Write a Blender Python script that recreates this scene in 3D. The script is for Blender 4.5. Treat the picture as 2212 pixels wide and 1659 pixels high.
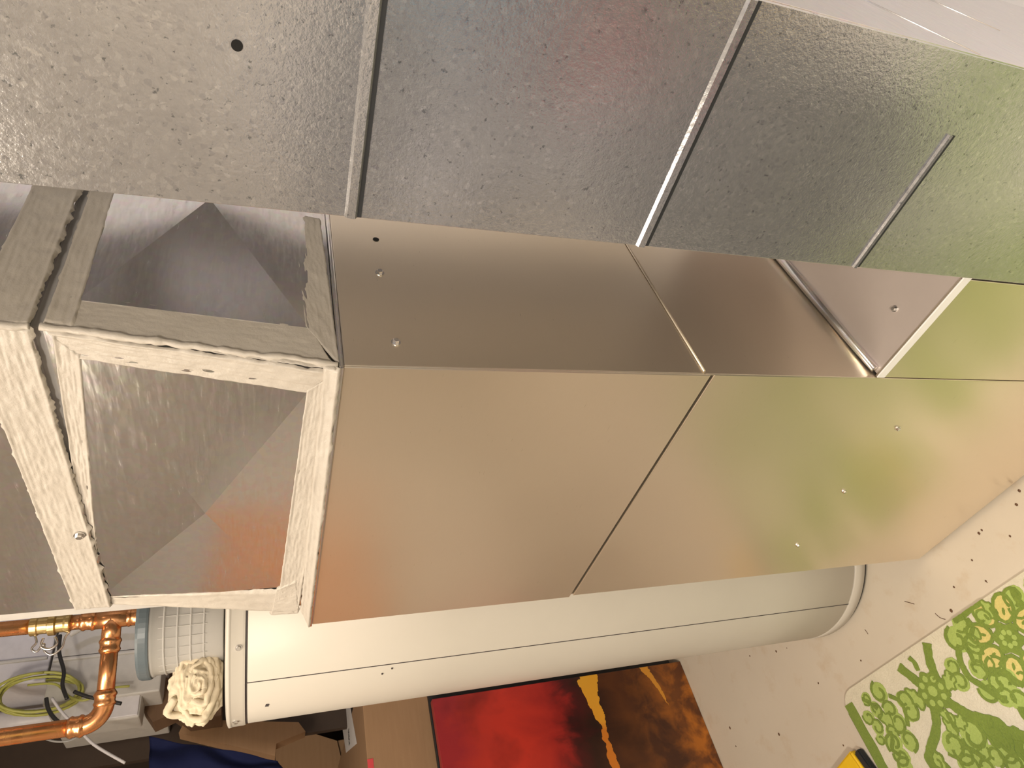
import bpy, bmesh, math, random
from mathutils import Vector, Matrix, noise
random.seed(7)
C = bpy.context.scene.collection
for o in list(bpy.data.objects): bpy.data.objects.remove(o)
S = bpy.context.scene

# ------------------------------------------------------------------ camera
# image-space calibration (2212 x 1659): the phone was held sideways, so world up points to the left of the picture
F, CX, CY, H = 1440.0, 1106.0, 829.5, 1.6
dn = Vector((3894, 60, F)).normalized()
axY = Vector((-(F*F + 60*1525)/3894, 1525, F)).normalized()
axZ = -dn
axX = axY.cross(axZ) * -1
if axX.y > 0: axX = -axX
R = Matrix((axX, axY, axZ))            # camera (right, down, forward) -> world
cam = bpy.data.objects.new('camera', bpy.data.cameras.new('camera'))
C.objects.link(cam); S.camera = cam
cam.data.sensor_width = 36; cam.data.lens = F/2212*36
cam.data.clip_start = 0.02
r_, d_, f_ = R @ Vector((1,0,0)), R @ Vector((0,1,0)), R @ Vector((0,0,1))
M4 = Matrix((( r_.x, -d_.x, -f_.x, 0), (r_.y, -d_.y, -f_.y, 0), (r_.z, -d_.z, -f_.z, H), (0,0,0,1)))
cam.matrix_world = M4

def ray(px, py): return (R @ Vector((px-CX, py-CY, F))).normalized()
def at(px, py, p0, n):
    """world point of a measured photo position on the plane through p0 with normal n"""
    O = Vector((0,0,H)); n = Vector(n); d = ray(px, py)
    return O + d * ((Vector(p0)-O).dot(n) / d.dot(n))
def onfloor(px, py, z=0): return at(px, py, (0,0,z), (0,0,1))

# ------------------------------------------------------------------ light
S.view_settings.view_transform = 'Standard'; S.view_settings.look = 'None'
S.view_settings.gamma = 1; S.view_settings.exposure = 0.40
S.view_settings.use_curve_mapping = False
w = bpy.data.worlds.new('world'); S.world = w; w.use_nodes = True
w.node_tree.nodes['Background'].inputs[0].default_value = (0.8, 0.85, 1, 1)
w.node_tree.nodes['Background'].inputs[1].default_value = 0.05
def lamp(name, loc, power, color, size, target):
    l = bpy.data.lights.new(name, 'AREA'); l.energy = power; l.color = color; l.shape = 'DISK'; l.size = size
    o = bpy.data.objects.new(name, l); C.objects.link(o); o.location = loc
    o.rotation_euler = (Vector(target)-Vector(loc)).to_track_quat('-Z', 'Y').to_euler()
    return o
lamp('warm_ceiling_light', (-0.3, 1.15, 2.6), 20, (1.0, 0.85, 0.68), 0.8, (0.2, 1.3, 0))
lamp('room_fill_light', (-1.7, -0.9, 2.6), 76, (1.0, 0.89, 0.76), 0.5, (-1.4, 0.6, 0.4))  # added fill, brightening the unseen walls that the metal reflects
lamp('cool_side_light', (1.0, -1.5, 2.3), 50, (0.75, 0.79, 1.0), 0.6, (0.8, 0.4, 1.3))

# ------------------------------------------------------------------ materials
def mat(name):
    m = bpy.data.materials.new(name); m.use_nodes = True
    return m, m.node_tree, m.node_tree.nodes['Principled BSDF']
def N(nt, t, **kw):
    n = nt.nodes.new(t)
    for k, v in kw.items():
        if k in n.inputs: n.inputs[k].default_value = v
        else: setattr(n, k, v)
    return n
def L(nt, a, b): nt.links.new(a, b)
def ramp(nt, fac, stops, interp='LINEAR'):
    r = nt.nodes.new('ShaderNodeValToRGB'); r.color_ramp.interpolation = interp
    e = r.color_ramp.elements
    while len(e) < len(stops): e.new(0.5)
    for el, (p, c) in zip(e, stops): el.position = p; el.color = (*c, 1) if len(c) == 3 else c
    L(nt, fac, r.inputs[0]); return r.outputs[0]
def mix(nt, fac, a, b, mode='MIX'):
    m = nt.nodes.new('ShaderNodeMix'); m.data_type = 'RGBA'; m.blend_type = mode
    for v, i in ((fac, 0), (a, 6), (b, 7)):
        if isinstance(v, (int, float)): m.inputs[i].default_value = v
        elif isinstance(v, tuple): m.inputs[i].default_value = (*v, 1)
        else: L(nt, v, m.inputs[i])
    return m.outputs[2]
def coords(nt, scale=(1,1,1), rot=(0,0,0)):
    tc = nt.nodes.new('ShaderNodeTexCoord'); mp = nt.nodes.new('ShaderNodeMapping')
    mp.inputs['Scale'].default_value = scale; mp.inputs['Rotation'].default_value = rot
    L(nt, tc.outputs['Object'], mp.inputs[0]); return mp.outputs[0]
def noise_n(nt, vec, scale, detail=4, rough=0.55, dist=0):
    n = N(nt, 'ShaderNodeTexNoise', Scale=scale, Detail=detail, Roughness=rough, Distortion=dist)
    L(nt, vec, n.inputs['Vector']); return n.outputs[0]
def bump(nt, b, h, strength, dist, prev=None):
    n = N(nt, 'ShaderNodeBump', Strength=strength, Distance=dist); L(nt, h, n.inputs['Height'])
    if prev is not None: L(nt, prev, n.inputs['Normal'])
    L(nt, n.outputs[0], b.inputs['Normal']); return n.outputs[0]
def simple(name, col, rough=0.6, metal=0.0, nscale=40, namt=0.12, bmp=0.0, coat=0.0, spec=0.5):
    m, nt, b = mat(name); v = coords(nt)
    f = noise_n(nt, v, nscale)
    c = mix(nt, f, tuple(x*(1-namt) for x in col), tuple(min(1, x*(1+namt)) for x in col))
    L(nt, c, b.inputs['Base Color']); b.inputs['Roughness'].default_value = rough
    b.inputs['Metallic'].default_value = metal; b.inputs['Coat Weight'].default_value = coat
    b.inputs['Specular IOR Level'].default_value = spec
    if bmp: bump(nt, b, f, bmp, 0.002)
    return m

def m_cabinet():
    m, nt, b = mat('tan_sheet_metal'); v = coords(nt)
    f = noise_n(nt, v, 3.2, 1, 0.4)
    g = noise_n(nt, coords(nt, (1,1,30)), 40, 2)
    b.inputs['Metallic'].default_value = 0.93
    L(nt, mix(nt, g, (.84,.75,.62), (.87,.78,.65)), b.inputs['Base Color'])
    L(nt, ramp(nt, g, [(0,(.26,)*3),(1,(.32,)*3)]), b.inputs['Roughness'])
    bump(nt, b, f, 0.30, 0.02)
    return m
def m_galv():
    m, nt, b = mat('galvanised_sheet'); v = coords(nt)
    sm = noise_n(nt, v, 3.0, 3, 0.6); st = noise_n(nt, coords(nt, (8,8,60)), 3, 6, 0.7)
    vo = N(nt, 'ShaderNodeTexVoronoi', Scale=120.0); L(nt, v, vo.inputs['Vector'])
    c = mix(nt, sm, (.66,.64,.63), (.80,.78,.78))
    c = mix(nt, 0.10, c, vo.outputs['Color'], 'OVERLAY')
    L(nt, c, b.inputs['Base Color']); b.inputs['Metallic'].default_value = 0.95
    L(nt, ramp(nt, st, [(.35,(.12,)*3),(.6,(.20,)*3),(.75,(.34,)*3)]), b.inputs['Roughness'])
    p = bump(nt, b, noise_n(nt, coords(nt,(1,1,4)), 60, 5, .7, 1.0), 0.012, 0.002)
    bump(nt, b, noise_n(nt, v, 4, 1), 0.12, 0.02, p)
    return m
def m_spangle():
    m, nt, b = mat('spangled_galvanised_steel'); v = coords(nt)
    warp = N(nt, 'ShaderNodeTexNoise', Scale=120.0, Detail=3.0); L(nt, v, warp.inputs['Vector'])
    wv = nt.nodes.new('ShaderNodeVectorMath'); wv.operation = 'MULTIPLY_ADD'
    L(nt, warp.outputs['Color'], wv.inputs[0]); wv.inputs[1].default_value = (.006,.006,.006); L(nt, v, wv.inputs[2])
    vo = N(nt, 'ShaderNodeTexVoronoi', Scale=270.0, Randomness=1.0); L(nt, wv.outputs[0], vo.inputs['Vector'])
    sep = nt.nodes.new('ShaderNodeSeparateColor'); L(nt, vo.outputs['Color'], sep.inputs[0])
    big = noise_n(nt, v, 170, 4, .65)
    c = ramp(nt, sep.outputs[0], [(0,(.52,.52,.54)),(.08,(.60,.60,.61)),(.9,(.63,.63,.635)),(1,(.72,.72,.72))])
    c = mix(nt, ramp(nt, big, [(.32,(.0,)*3),(.37,(1,)*3)]), (.30,.31,.32), c)
    c = mix(nt, ramp(nt, noise_n(nt, v, 130, 4, .7, .8), [(.62,(.0,)*3),(.70,(.7,)*3)]), c, (.86,.86,.85))
    blo = noise_n(nt, v, 16, 3); c = mix(nt, blo, mix(nt, 1.0, c, (.82,.82,.83), 'MULTIPLY'), c)
    L(nt, c, b.inputs['Base Color']); b.inputs['Metallic'].default_value = 0.80
    L(nt, ramp(nt, sep.outputs[1], [(0,(.15,)*3),(1,(.22,)*3)]), b.inputs['Roughness'])
    p = bump(nt, b, sep.outputs[2], 0.04, 0.0008)
    p = bump(nt, b, big, 0.10, 0.0025, p)
    p = bump(nt, b, noise_n(nt, v, 420, 3), 0.16, 0.0010, p)
    bump(nt, b, noise_n(nt, v, 4, 1), 0.3, 0.015, p)
    return m
def m_mastic():
    m, nt, b = mat('duct_mastic'); v = coords(nt)
    f = noise_n(nt, v, 55, 5); g = noise_n(nt, v, 14, 3)
    c = mix(nt, f, (.37,.33,.28), (.50,.455,.39)); c = mix(nt, g, c, (.54,.50,.44)); 
    L(nt, c, b.inputs['Base Color']); b.inputs['Roughness'].default_value = 0.45
    bump(nt, b, noise_n(nt, v, 260, 4, .65), 0.35, 0.002)
    return m
def m_floor():
    m, nt, b = mat('concrete_floor'); v = coords(nt)
    a = noise_n(nt, v, 2.0, 5, .6); s = noise_n(nt, v, 11, 6, .65)
    c = mix(nt, a, (.56,.50,.405), (.67,.605,.50))
    c = mix(nt, ramp(nt, s, [(.55,(0,)*3),(.72,(.5,)*3)]), c, (.52,.40,.27))
    L(nt, c, b.inputs['Base Color']); b.inputs['Roughness'].default_value = 0.5
    bump(nt, b, noise_n(nt, v, 60, 5), 0.15, 0.002)
    return m
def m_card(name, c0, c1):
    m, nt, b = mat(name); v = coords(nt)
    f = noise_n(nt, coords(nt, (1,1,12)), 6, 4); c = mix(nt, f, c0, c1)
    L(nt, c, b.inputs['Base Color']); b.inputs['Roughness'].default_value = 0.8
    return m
def m_rug(name, c0, c1):
    m, nt, b = mat(name); v = coords(nt)
    f = noise_n(nt, v, 220, 3, .7); g = noise_n(nt, v, 25, 3)
    c = mix(nt, f, c0, c1); c = mix(nt, ramp(nt, g, [(.3,(0,)*3),(.8,(.35,)*3)]), c, tuple(x*.8 for x in c0))
    L(nt, c, b.inputs['Base Color']); b.inputs['Roughness'].default_value = 0.95
    b.inputs['Sheen Weight'].default_value = 0.2
    bump(nt, b, f, 0.6, 0.004)
    return m
def m_copper(name, c0, c1, rough=0.2):
    m, nt, b = mat(name); v = coords(nt, (1,1,3))
    f = noise_n(nt, v, 18, 4); L(nt, mix(nt, f, c0, c1), b.inputs['Base Color'])
    b.inputs['Metallic'].default_value = 0.95
    L(nt, ramp(nt, f, [(.3,(rough,)*3),(.8,(rough+.15,)*3)]), b.inputs['Roughness'])
    return m
def m_canvas():
    # x = object x (0 at tank side, negative away), z = height; abstract painting
    m, nt, b = mat('abstract_paint'); v = coords(nt)
    sp = nt.nodes.new('ShaderNodeSeparateXYZ'); L(nt, v, sp.inputs[0])
    def math_(op, a, c2, c3=None):
        n = nt.nodes.new('ShaderNodeMath'); n.operation = op
        for i, q in enumerate((a, c2, c3)):
            if q is None: continue
            if isinstance(q, (int, float)): n.inputs[i].default_value = q
            else: L(nt, q, n.inputs[i])
        return n.outputs[0]
    n1 = noise_n(nt, coords(nt,(5,1,2.2)), 1.6, 6, .65, .6); n2 = noise_n(nt, v, 9, 5, .6, .4)
    zz = math_('MULTIPLY_ADD', n1, 0.34, math_('ADD', sp.outputs['Z'], -0.17))
    c = ramp(nt, zz, [(0,(.10,.030,.008)),(.10,(.16,.050,.010)),(.2,(.055,.017,.007)),(.33,(.09,.028,.008)),(.46,(.03,.010,.006)),
                      (.53,(.07,.008,.008)),(.60,(.32,.018,.014)),(.75,(.50,.032,.018)),(.9,(.42,.03,.02)),(1,(.30,.02,.025))])
    # orange glow near the bottom edge and yellow drips
    blot = math_('MULTIPLY', ramp(nt, n2, [(.45,(0,)*3),(.62,(1,)*3)]), ramp(nt, sp.outputs['Z'], [(0,(1,)*3),(.16,(.35,)*3),(.34,(.0,)*3)]))
    c = mix(nt, blot, c, (.50,.16,.015))
    dark = math_('MULTIPLY', ramp(nt, noise_n(nt, v, 4.0, 4), [(.5,(0,)*3),(.68,(1,)*3)]), 0.75)
    c = mix(nt, dark, c, mix(nt, 1.0, c, (.25,.22,.3), 'MULTIPLY'))
    wob = math_('MULTIPLY_ADD', n2, 0.07, -0.035)
    wob2 = math_('MULTIPLY_ADD', noise_n(nt, v, 40, 3), 0.02, -0.01)
    zc = math_('ADD', math_('ADD', sp.outputs['Z'], wob), wob2)
    # streak: centre height 0.415, tapering away from the tank side
    wdt = ramp(nt, math_('MULTIPLY', sp.outputs['X'], -1.0), [(0,(.036,)*3),(.14,(.020,)*3),(.19,(.009,)*3),(.30,(.016,)*3),(1,(.012,)*3)])
    d = math_('ABSOLUTE', math_('SUBTRACT', zc, 0.425), 0)
    st = math_('LESS_THAN', d, wdt)
    yc = ramp(nt, math_('MULTIPLY', sp.outputs['X'], -1.0), [(0,(.72,.36,.03)),(.17,(.72,.33,.03)),(.2,(.60,.19,.02)),(1,(.55,.15,.02))])
    c = mix(nt, st, c, yc)
    # second smaller drip
    d2 = math_('ABSOLUTE', math_('SUBTRACT', math_('ADD', zc, math_('MULTIPLY', sp.outputs['X'], -0.28)), 0.17), 0)
    w2 = ramp(nt, math_('MULTIPLY', sp.outputs['X'], -1.0), [(0,(.022,)*3),(.10,(.008,)*3),(.16,(0,)*3)])
    c = mix(nt, math_('LESS_THAN', d2, w2), c, (.62,.27,.03))
    L(nt, c, b.inputs['Base Color']); b.inputs['Roughness'].default_value = 0.38
    bump(nt, b, n2, 0.2, 0.003)
    return m
def m_tank():
    m, nt, b = mat('cream_enamel'); v = coords(nt)
    L(nt, mix(nt, noise_n(nt, v, 5, 4), (.54,.505,.44), (.59,.555,.49)), b.inputs['Base Color'])
    b.inputs['Roughness'].default_value = 0.42; b.inputs['Coat Weight'].default_value = 0.06; b.inputs['Coat Roughness'].default_value = 0.15; b.inputs['Specular IOR Level'].default_value = 0.35
    bump(nt, b, noise_n(nt, v, 5, 2), 0.15, 0.01)
    return m
def m_glass(name, col, rough, alpha):
    m, nt, b = mat(name); v = coords(nt)
    L(nt, mix(nt, noise_n(nt, v, 30, 4), tuple(x*.9 for x in col), col), b.inputs['Base Color'])
    b.inputs['Roughness'].default_value = rough; b.inputs['Transmission Weight'].default_value = alpha
    b.inputs['IOR'].default_value = 1.2
    return m
M = dict(
    cab=m_cabinet(), galv=m_galv(), span=m_spangle(), mastic=m_mastic(), floor=m_floor(), canvas=m_canvas(), tank=m_tank(),
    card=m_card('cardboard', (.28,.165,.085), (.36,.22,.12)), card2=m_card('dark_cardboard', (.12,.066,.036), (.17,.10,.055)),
    rug_cream=m_rug('rug_cream_pile', (.62,.57,.42), (.80,.76,.62)),
    rug_green=m_rug('rug_dark_green_pile', (.13,.20,.022), (.26,.35,.05)),
    rug_light=m_rug('rug_light_green_pile', (.30,.42,.075), (.47,.58,.16)),
    rug_yellow=m_rug('rug_yellow_pile', (.60,.50,.13), (.75,.66,.26)),
    copper=m_copper('copper', (.78,.34,.13), (.90,.46,.22)), brass=m_copper('brass', (.62,.44,.17), (.75,.58,.28), .25),
    steel=simple('bright_steel', (.72,.71,.70), .22, 1.0), dark=simple('black_plastic', (.012,.012,.013), .5),
    hole=simple('dark_void', (.004,.004,.004), .9), wallw=simple('painted_wall', (.60,.54,.44), .8, bmp=.2),
    wallb=simple('dimmed_brown_panelling', (.05,.032,.022), .6), ceil=simple('white_ceiling', (.70,.68,.63), .85),
    white=simple('white_painted_metal', (.52,.50,.47), .4), grey=simple('grey_painted_metal', (.33,.32,.31), .45),
    lav=simple('pale_grey_sheet', (.62,.60,.62), .4), paper=simple('white_paper', (.72,.70,.70), .7, namt=.05),
    blue=simple('dark_blue_cloth', (.012,.02,.10), .85, bmp=.5), yellow=simple('yellow_plastic', (.80,.52,.02), .4),
    red=simple('red_plastic', (.65,.07,.08), .5), cyan=simple('blue_plastic', (.12,.30,.42), .5),
    cable=simple('yellow_cable_jacket', (.42,.42,.10), .45), cord=simple('black_cable_jacket', (.02,.02,.02), .4),
    grey_lid=simple('blue_grey_plastic_lid', (.10,.125,.14), .35), tub=m_glass('frosted_clear_plastic', (.80,.78,.74), .35, .55),
    cloth=simple('cream_cotton', (.60,.52,.38), .95, nscale=120, namt=.15, bmp=.6), wood=simple('dark_wood', (.10,.05,.025), .5),
    ink=simple('dark_ink', (.05,.04,.04), .6), palesheet=simple('pale_galvanised_sheet', (.60,.53,.49), .35, .45, nscale=6), flange=simple('bright_cut_flange', (.85,.84,.82), .35, nscale=9), shelf=simple('grey_shelf_board', (.075,.08,.09), .6), pine=simple('orange_pine', (.60,.24,.07), .45, nscale=4), lamp=simple('lamp_metal', (.8,.8,.8), .5), debris=simple('brown_grit', (.12,.06,.03), .8),
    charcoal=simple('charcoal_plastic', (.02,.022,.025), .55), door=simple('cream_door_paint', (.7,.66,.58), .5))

# ------------------------------------------------------------------ helpers
def obj(name, bm, m, parent=None, smooth=False, recalc=True, **props):
    if recalc: bmesh.ops.recalc_face_normals(bm, faces=bm.faces)
    me = bpy.data.meshes.new(name); bm.to_mesh(me); bm.free()
    for mm in (m if isinstance(m, (list, tuple)) else [m]): me.materials.append(mm)
    if smooth:
        for p in me.polygons: p.use_smooth = True
    o = bpy.data.objects.new(name, me); C.objects.link(o)
    if parent is not None:
        o.parent = parent; o.matrix_parent_inverse = parent.matrix_world.inverted()
    for k, v in props.items(): o[k] = v
    return o
def thing(name, label, cat, loc=(0,0,0), group=None):
    o = bpy.data.objects.new(name, None); C.objects.link(o); o.empty_display_size = .05
    o.location = loc; o.matrix_world = Matrix.Translation(Vector(loc))
    o['label'] = label; o['category'] = cat
    if group: o['group'] = group
    return o
def tag(o, label, cat, group=None):
    o['label'] = label; o['category'] = cat
    if group: o['group'] = group
    return o
def box(bm, x0, x1, y0, y1, z0, z1, bev=0):
    vs = [bm.verts.new((x, y, z)) for x in (x0,x1) for y in (y0,y1) for z in (z0,z1)]
    fs = [bm.faces.new([vs[i] for i in q]) for q in ((0,1,3,2),(4,6,7,5),(0,4,5,1),(2,3,7,6),(0,2,6,4),(1,5,7,3))]
    if bev:
        es = set(e for f in fs for e in f.edges)
        bmesh.ops.bevel(bm, geom=list(es), offset=bev, segments=2, affect='EDGES', profile=.5)
    return bm
def bx(*a, bev=0): return box(bmesh.new(), *a, bev=bev)
def prism(bm, pts, off):
    """closed solid: polygon pts swept by the vector off"""
    off = Vector(off); a = [bm.verts.new(Vector(p)) for p in pts]; b = [bm.verts.new(Vector(p)+off) for p in pts]
    bm.faces.new(a); bm.faces.new(b[::-1]); n = len(a)
    for i in range(n): bm.faces.new((a[i], b[i], b[(i+1) % n], a[(i+1) % n]))
    return bm
def smooth_path(pts, sub=6):
    pts = [Vector(p) for p in pts]; out = []
    for i in range(len(pts)-1):
        p0 = pts[max(i-1,0)]; p1 = pts[i]; p2 = pts[i+1]; p3 = pts[min(i+2,len(pts)-1)]
        for k in range(sub):
            t = k/sub
            out.append(.5*((2*p1)+(-p0+p2)*t+(2*p0-5*p1+4*p2-p3)*t*t+(-p0+3*p1-3*p2+p3)*t**3))
    out.append(pts[-1]); return out
def tube(bm, pts, r, seg=12, cap=True):
    pts = [Vector(p) for p in pts]; n = len(pts); rs = r if isinstance(r, (list,tuple)) else [r]*n
    rings = []; up = None
    for i in range(n):
        t = (pts[min(i+1,n-1)]-pts[max(i-1,0)]).normalized()
        if up is None: up = t.orthogonal().normalized()
        up = (up - t*up.dot(t)).normalized(); s = t.cross(up)
        rings.append([bm.verts.new(pts[i]+(up*math.cos(a)+s*math.sin(a))*rs[i]) for a in [2*math.pi*k/seg for k in range(seg)]])
    for i in range(n-1):
        for k in range(seg): bm.faces.new((rings[i][k], rings[i][(k+1)%seg], rings[i+1][(k+1)%seg], rings[i+1][k]))
    if cap: bm.faces.new(rings[0][::-1]); bm.faces.new(rings[-1])
    return bm
def lathe(bm, prof, seg=64, c=(0,0,0)):
    c = Vector(c); rings = []
    for r, z in prof:
        rings.append([bm.verts.new(c+Vector((r*math.cos(2*math.pi*k/seg), r*math.sin(2*math.pi*k/seg), z))) for k in range(seg)])
    for i in range(len(prof)-1):
        for k in range(seg): bm.faces.new((rings[i][k], rings[i][(k+1)%seg], rings[i+1][(k+1)%seg], rings[i+1][k]))
    bm.faces.new(rings[0][::-1]); bm.faces.new(rings[-1]); return bm
def screw(parent, p, n, r=.0042, name='screw', m=None):
    """hex head with washer flange standing on a sheet"""
    n = Vector(n).normalized(); p = Vector(p); bm = bmesh.new()
    tube(bm, [p-n*.001, p+n*.0012], r*1.45, 20); tube(bm, [p+n*.001, p+n*.0045, p+n*.005], [r, r, r*.85], 6)
    return obj(name, bm, m or M['steel'], parent)
def bilerp(q, u, v):
    a, b, c, d = [Vector(x) for x in q]      # (u0v0, u1v0, u1v1, u0v1)
    return (a*(1-u)+b*u)*(1-v)+(d*(1-u)+c*u)*v
def strip_patch(bm, q, n, along, nu, nv, thick=.0035, jit=.003, seed=0, stroke=(60, 9)):
    """smeared sealant: heightfield over quad q, brush strokes run along u, ragged borders"""
    n = Vector(n).normalized(); so = Vector((seed*3.1, seed*1.7, 0)); top = []
    Lu = (Vector(q[1])-Vector(q[0])).length; Lv = (Vector(q[3])-Vector(q[0])).length
    du = (Vector(q[1])-Vector(q[0])).normalized(); dv = (Vector(q[3])-Vector(q[0])).normalized()
    for j in range(nv+1):
        row = []
        for i in range(nu+1):
            u, v = i/nu, j/nv; p = bilerp(q, u, v)
            a, b = u*Lu, v*Lv
            s = noise.noise(Vector((a*stroke[1]*2.2, b*stroke[0]*5, 0))+so)*.55 + noise.noise(Vector((a*70, b*220, 4))+so)*.5 + noise.noise(Vector((a*30, b*36, 9))+so)*.5
            edge = min(v, 1-v)*Lv; edgu = min(u, 1-u)*Lu
            lip = 1 if min(edge, edgu) > 1e-6 else 0
            h = thick*(.75+.45*s) if lip else -.0006
            if v in (0., 1.): p += dv*noise.noise(Vector((a*55, v*7, 2))+so)*jit*1.3 + dv*noise.noise(Vector((a*180, v*7, 2))+so)*jit*.6
            if u in (0., 1.): p += du*noise.noise(Vector((b*55, u*7, 5))+so)*jit*1.3
            ridge = math.exp(-((edge-.003)/.0022)**2)*thick*.35 if lip else 0
            row.append(bm.verts.new(p+n*(h+ridge)))
        top.append(row)
    for j in range(nv):
        for i in range(nu): bm.faces.new((top[j][i], top[j][i+1], top[j+1][i+1], top[j+1][i]))
    return bm

# ------------------------------------------------------------------ room shell
XB, YL, XF, YR, ZC = 2.3, 3.95, -2.7, -2.4, 2.75
def struct(name, bm, m): return obj(name, bm, m, kind='structure')
struct('floor', bx(XF-.1, XB+.1, YR-.1, YL+.1, -.1, 0), M['floor'])
struct('ceiling', bx(XF-.1, XB+.1, YR-.1, YL+.1, ZC, ZC+.1), M['ceil'])
struct('wall_back', bx(XB, XB+.1, YR-.1, YL+.1, 0, ZC), M['wallw'])
struct('wall_left', bx(XF-.1, XB, YL, YL+.1, 0, ZC), M['wallw'])
struct('wall_front', bx(XF-.1, XF, YR-.1, YL, 0, ZC), M['wallw'])
struct('wall_right', bx(XF, XB, YR-.1, YR, 0, ZC), M['wallw'])

# ------------------------------------------------------------------ furnace cabinet
FX, FY0, FY1, FXB, FZ = .572, .547, 1.192, 1.20, 1.515
fur = thing('furnace_cabinet', 'tall tan sheet metal furnace cabinet standing on the concrete floor, screwed front panels', 'furnace', (FX, FY0, 0))
SEAM = 1.002
obj('lower_front_panel', bx(FX, FX+.02, FY0+.0008, FY1-.004, .014, SEAM-.0035, bev=.0015), M['cab'], fur)
obj('upper_front_panel', bx(FX-.001, FX+.02, FY0+.0008, FY1, SEAM+.0035, FZ, bev=.0015), M['cab'], fur)
obj('plinth', bx(FX+.022, FXB-.01, FY0+.02, FY1-.02, 0, .02), M['dark'], fur)
obj('inner_frame', bx(FX+.012, FXB-.005, FY0+.004, FY1-.006, .02, FZ-.002), M['hole'], fur)
obj('lower_side_panel', bx(FX+.0005, FXB, FY0, FY0+.003, .68, 1.014, bev=.0012), M['cab'], fur)
obj('upper_side_panel', bx(FX+.0005, FXB, FY0-.0005, FY0+.003, 1.018, FZ, bev=.0012), M['cab'], fur)
obj('far_side_panel', bx(FX+.004, FXB, FY1-.006, FY1-.003, .02, FZ), M['cab'], fur)
obj('seam_bead', tube(bmesh.new(), [(FX+.004, FY0-.0012, 1.016), (FXB, FY0-.0012, 1.016)], .0022, 8), M['cab'], fur, smooth=True)
obj('top_flange', bx(FX-.004, FXB, FY0-.002, FY1+.003, FZ, FZ+.006, bev=.002), M['galv'], fur)
for px, py in ((1939,925),(1823,1061),(1723,1177)):
    screw(fur, at(px, py, (FX,0,0), (1,0,0)), (-1,0,0), .0036)
for px, py in ((820,590),(855,740)):
    screw(fur, at(px, py, (0,FY0,0), (0,1,0)), (0,-1,0), .0042)
p = at(812, 518, (0,FY0,0), (0,1,0))
obj('drill_hole', tube(bmesh.new(), [p+Vector((0,-.0012,0)), p+Vector((0,.002,0))], .0045, 20), M['hole'], fur)

# return boot: low box beside the furnace, front flush with it
boot = thing('return_air_boot', 'low tan return air box between furnace side and spangled duct, flat screwed top', 'duct', (FX, .36, 0))
BZ = .690
obj('front_panel', bx(FX+.0015, FX+.006, .3535, FY0-.0006, .004, BZ, bev=.001), M['cab'], boot)
obj('top_panel', bx(FX+.0022, FXB-.05, .3455, FY0-.0035, BZ-.006, BZ-.002), M['palesheet'], boot)
obj('front_flange', bx(FX-.0005, FX+.0018, .3455, FY0-.0015, BZ-.014, BZ+.0015, bev=.0005), M['flange'], boot)
bm = bmesh.new()
tube(bm, [(FX+.012, FY0-.008, BZ+.002), (FX+.2, FY0-.009, BZ+.002), (FXB-.06, FY0-.009, BZ+.002)], [.006,.0085,.009], 14)
obj('rounded_back_flange', bm, M['galv'], boot, smooth=True)
obj('back_body', bx(FX+.012, FXB-.05, .3455, FY0-.004, .004, BZ-.008), M['dark'], boot)  # body coloured black to paint the shade in the gap beside the duct
screw(boot, at(1933, 667, (0,0,BZ-.002), (0,0,1)), (0,0,1), .0036)

# ------------------------------------------------------------------ spangled return duct in front
DX, DY0, DY1 = .560, .0925, .343
duct = thing('galvanised_duct', 'large spangled galvanised steel duct nearest the viewer, slanting across the top of the picture', 'duct', (DX, DY0, 0))
zs = [0.001, .9085, 1.217, 1.526, 2.6]
obj('duct_body', bx(DX+.0015, 1.16, DY0+.0015, DY1-.0015, 0.0, ZC-.02, bev=.001), M['span'], duct)
for i, (z0, z1) in enumerate(zip(zs[:-1], zs[1:])):
    if i == 0:
        obj('duct_panel', bx(DX, DX+.004, DY0, DY1, z0, z1+.308, bev=.0008), M['span'], duct)
    elif i > 1:
        obj('duct_panel', bx(DX, DX+.004, DY0, DY1, z0+.001, z1-.001, bev=.0008), M['span'], duct)
# standing cross seams: a bright folded lip with a dark strip painting its shade
def seam(y0, y1, z, h=.012):
    bm = bmesh.new()
    prism(bm, [(DX-.0002, y0, z+h/2), (DX-.0032, y0, z+h*.30), (DX-.0036, y0, z-h*.3), (DX-.0002, y0, z-h/2)], (0, y1-y0, 0))
    return obj('seam', bm, M['span'], duct)
seam(DY0+.001, DY1-.0005, 1.5275); seam(DY0+.001, DY1-.0005, 1.2165); seam(.168, DY1-.0005, .9085, .006)
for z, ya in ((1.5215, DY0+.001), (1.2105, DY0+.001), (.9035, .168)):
    obj('seam_shade', bx(DX-.0006, DX+.001, ya, DY1-.001, z-.0036, z+.0002), M['charcoal'], duct)
p = at(512, 98, (DX,0,0), (1,0,0))
obj('drill_hole', tube(bmesh.new(), [p+Vector((-.0008,0,0)), p+Vector((.002,0,0))], .0042, 24), M['hole'], duct)
# smooth right-hand side sheet with folded cross ribs
obj('side_sheet', bx(DX+.003, 1.158, DY0-.0012, DY0+.002, 0.003, 2.6, bev=.0005), M['galv'], duct)
for a, b in (((1870,0),(2117,118)), ((2011,0),(2160,66))):
    pa = at(*a, (0,DY0-.0012,0), (0,1,0)); pb = at(*b, (0,DY0-.0012,0), (0,1,0)); dd = (pa-pb)
    obj('rib', tube(bmesh.new(), [pb, pb+dd*3], [.0006, .0011], 8), M['steel'], duct, smooth=True)

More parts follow.
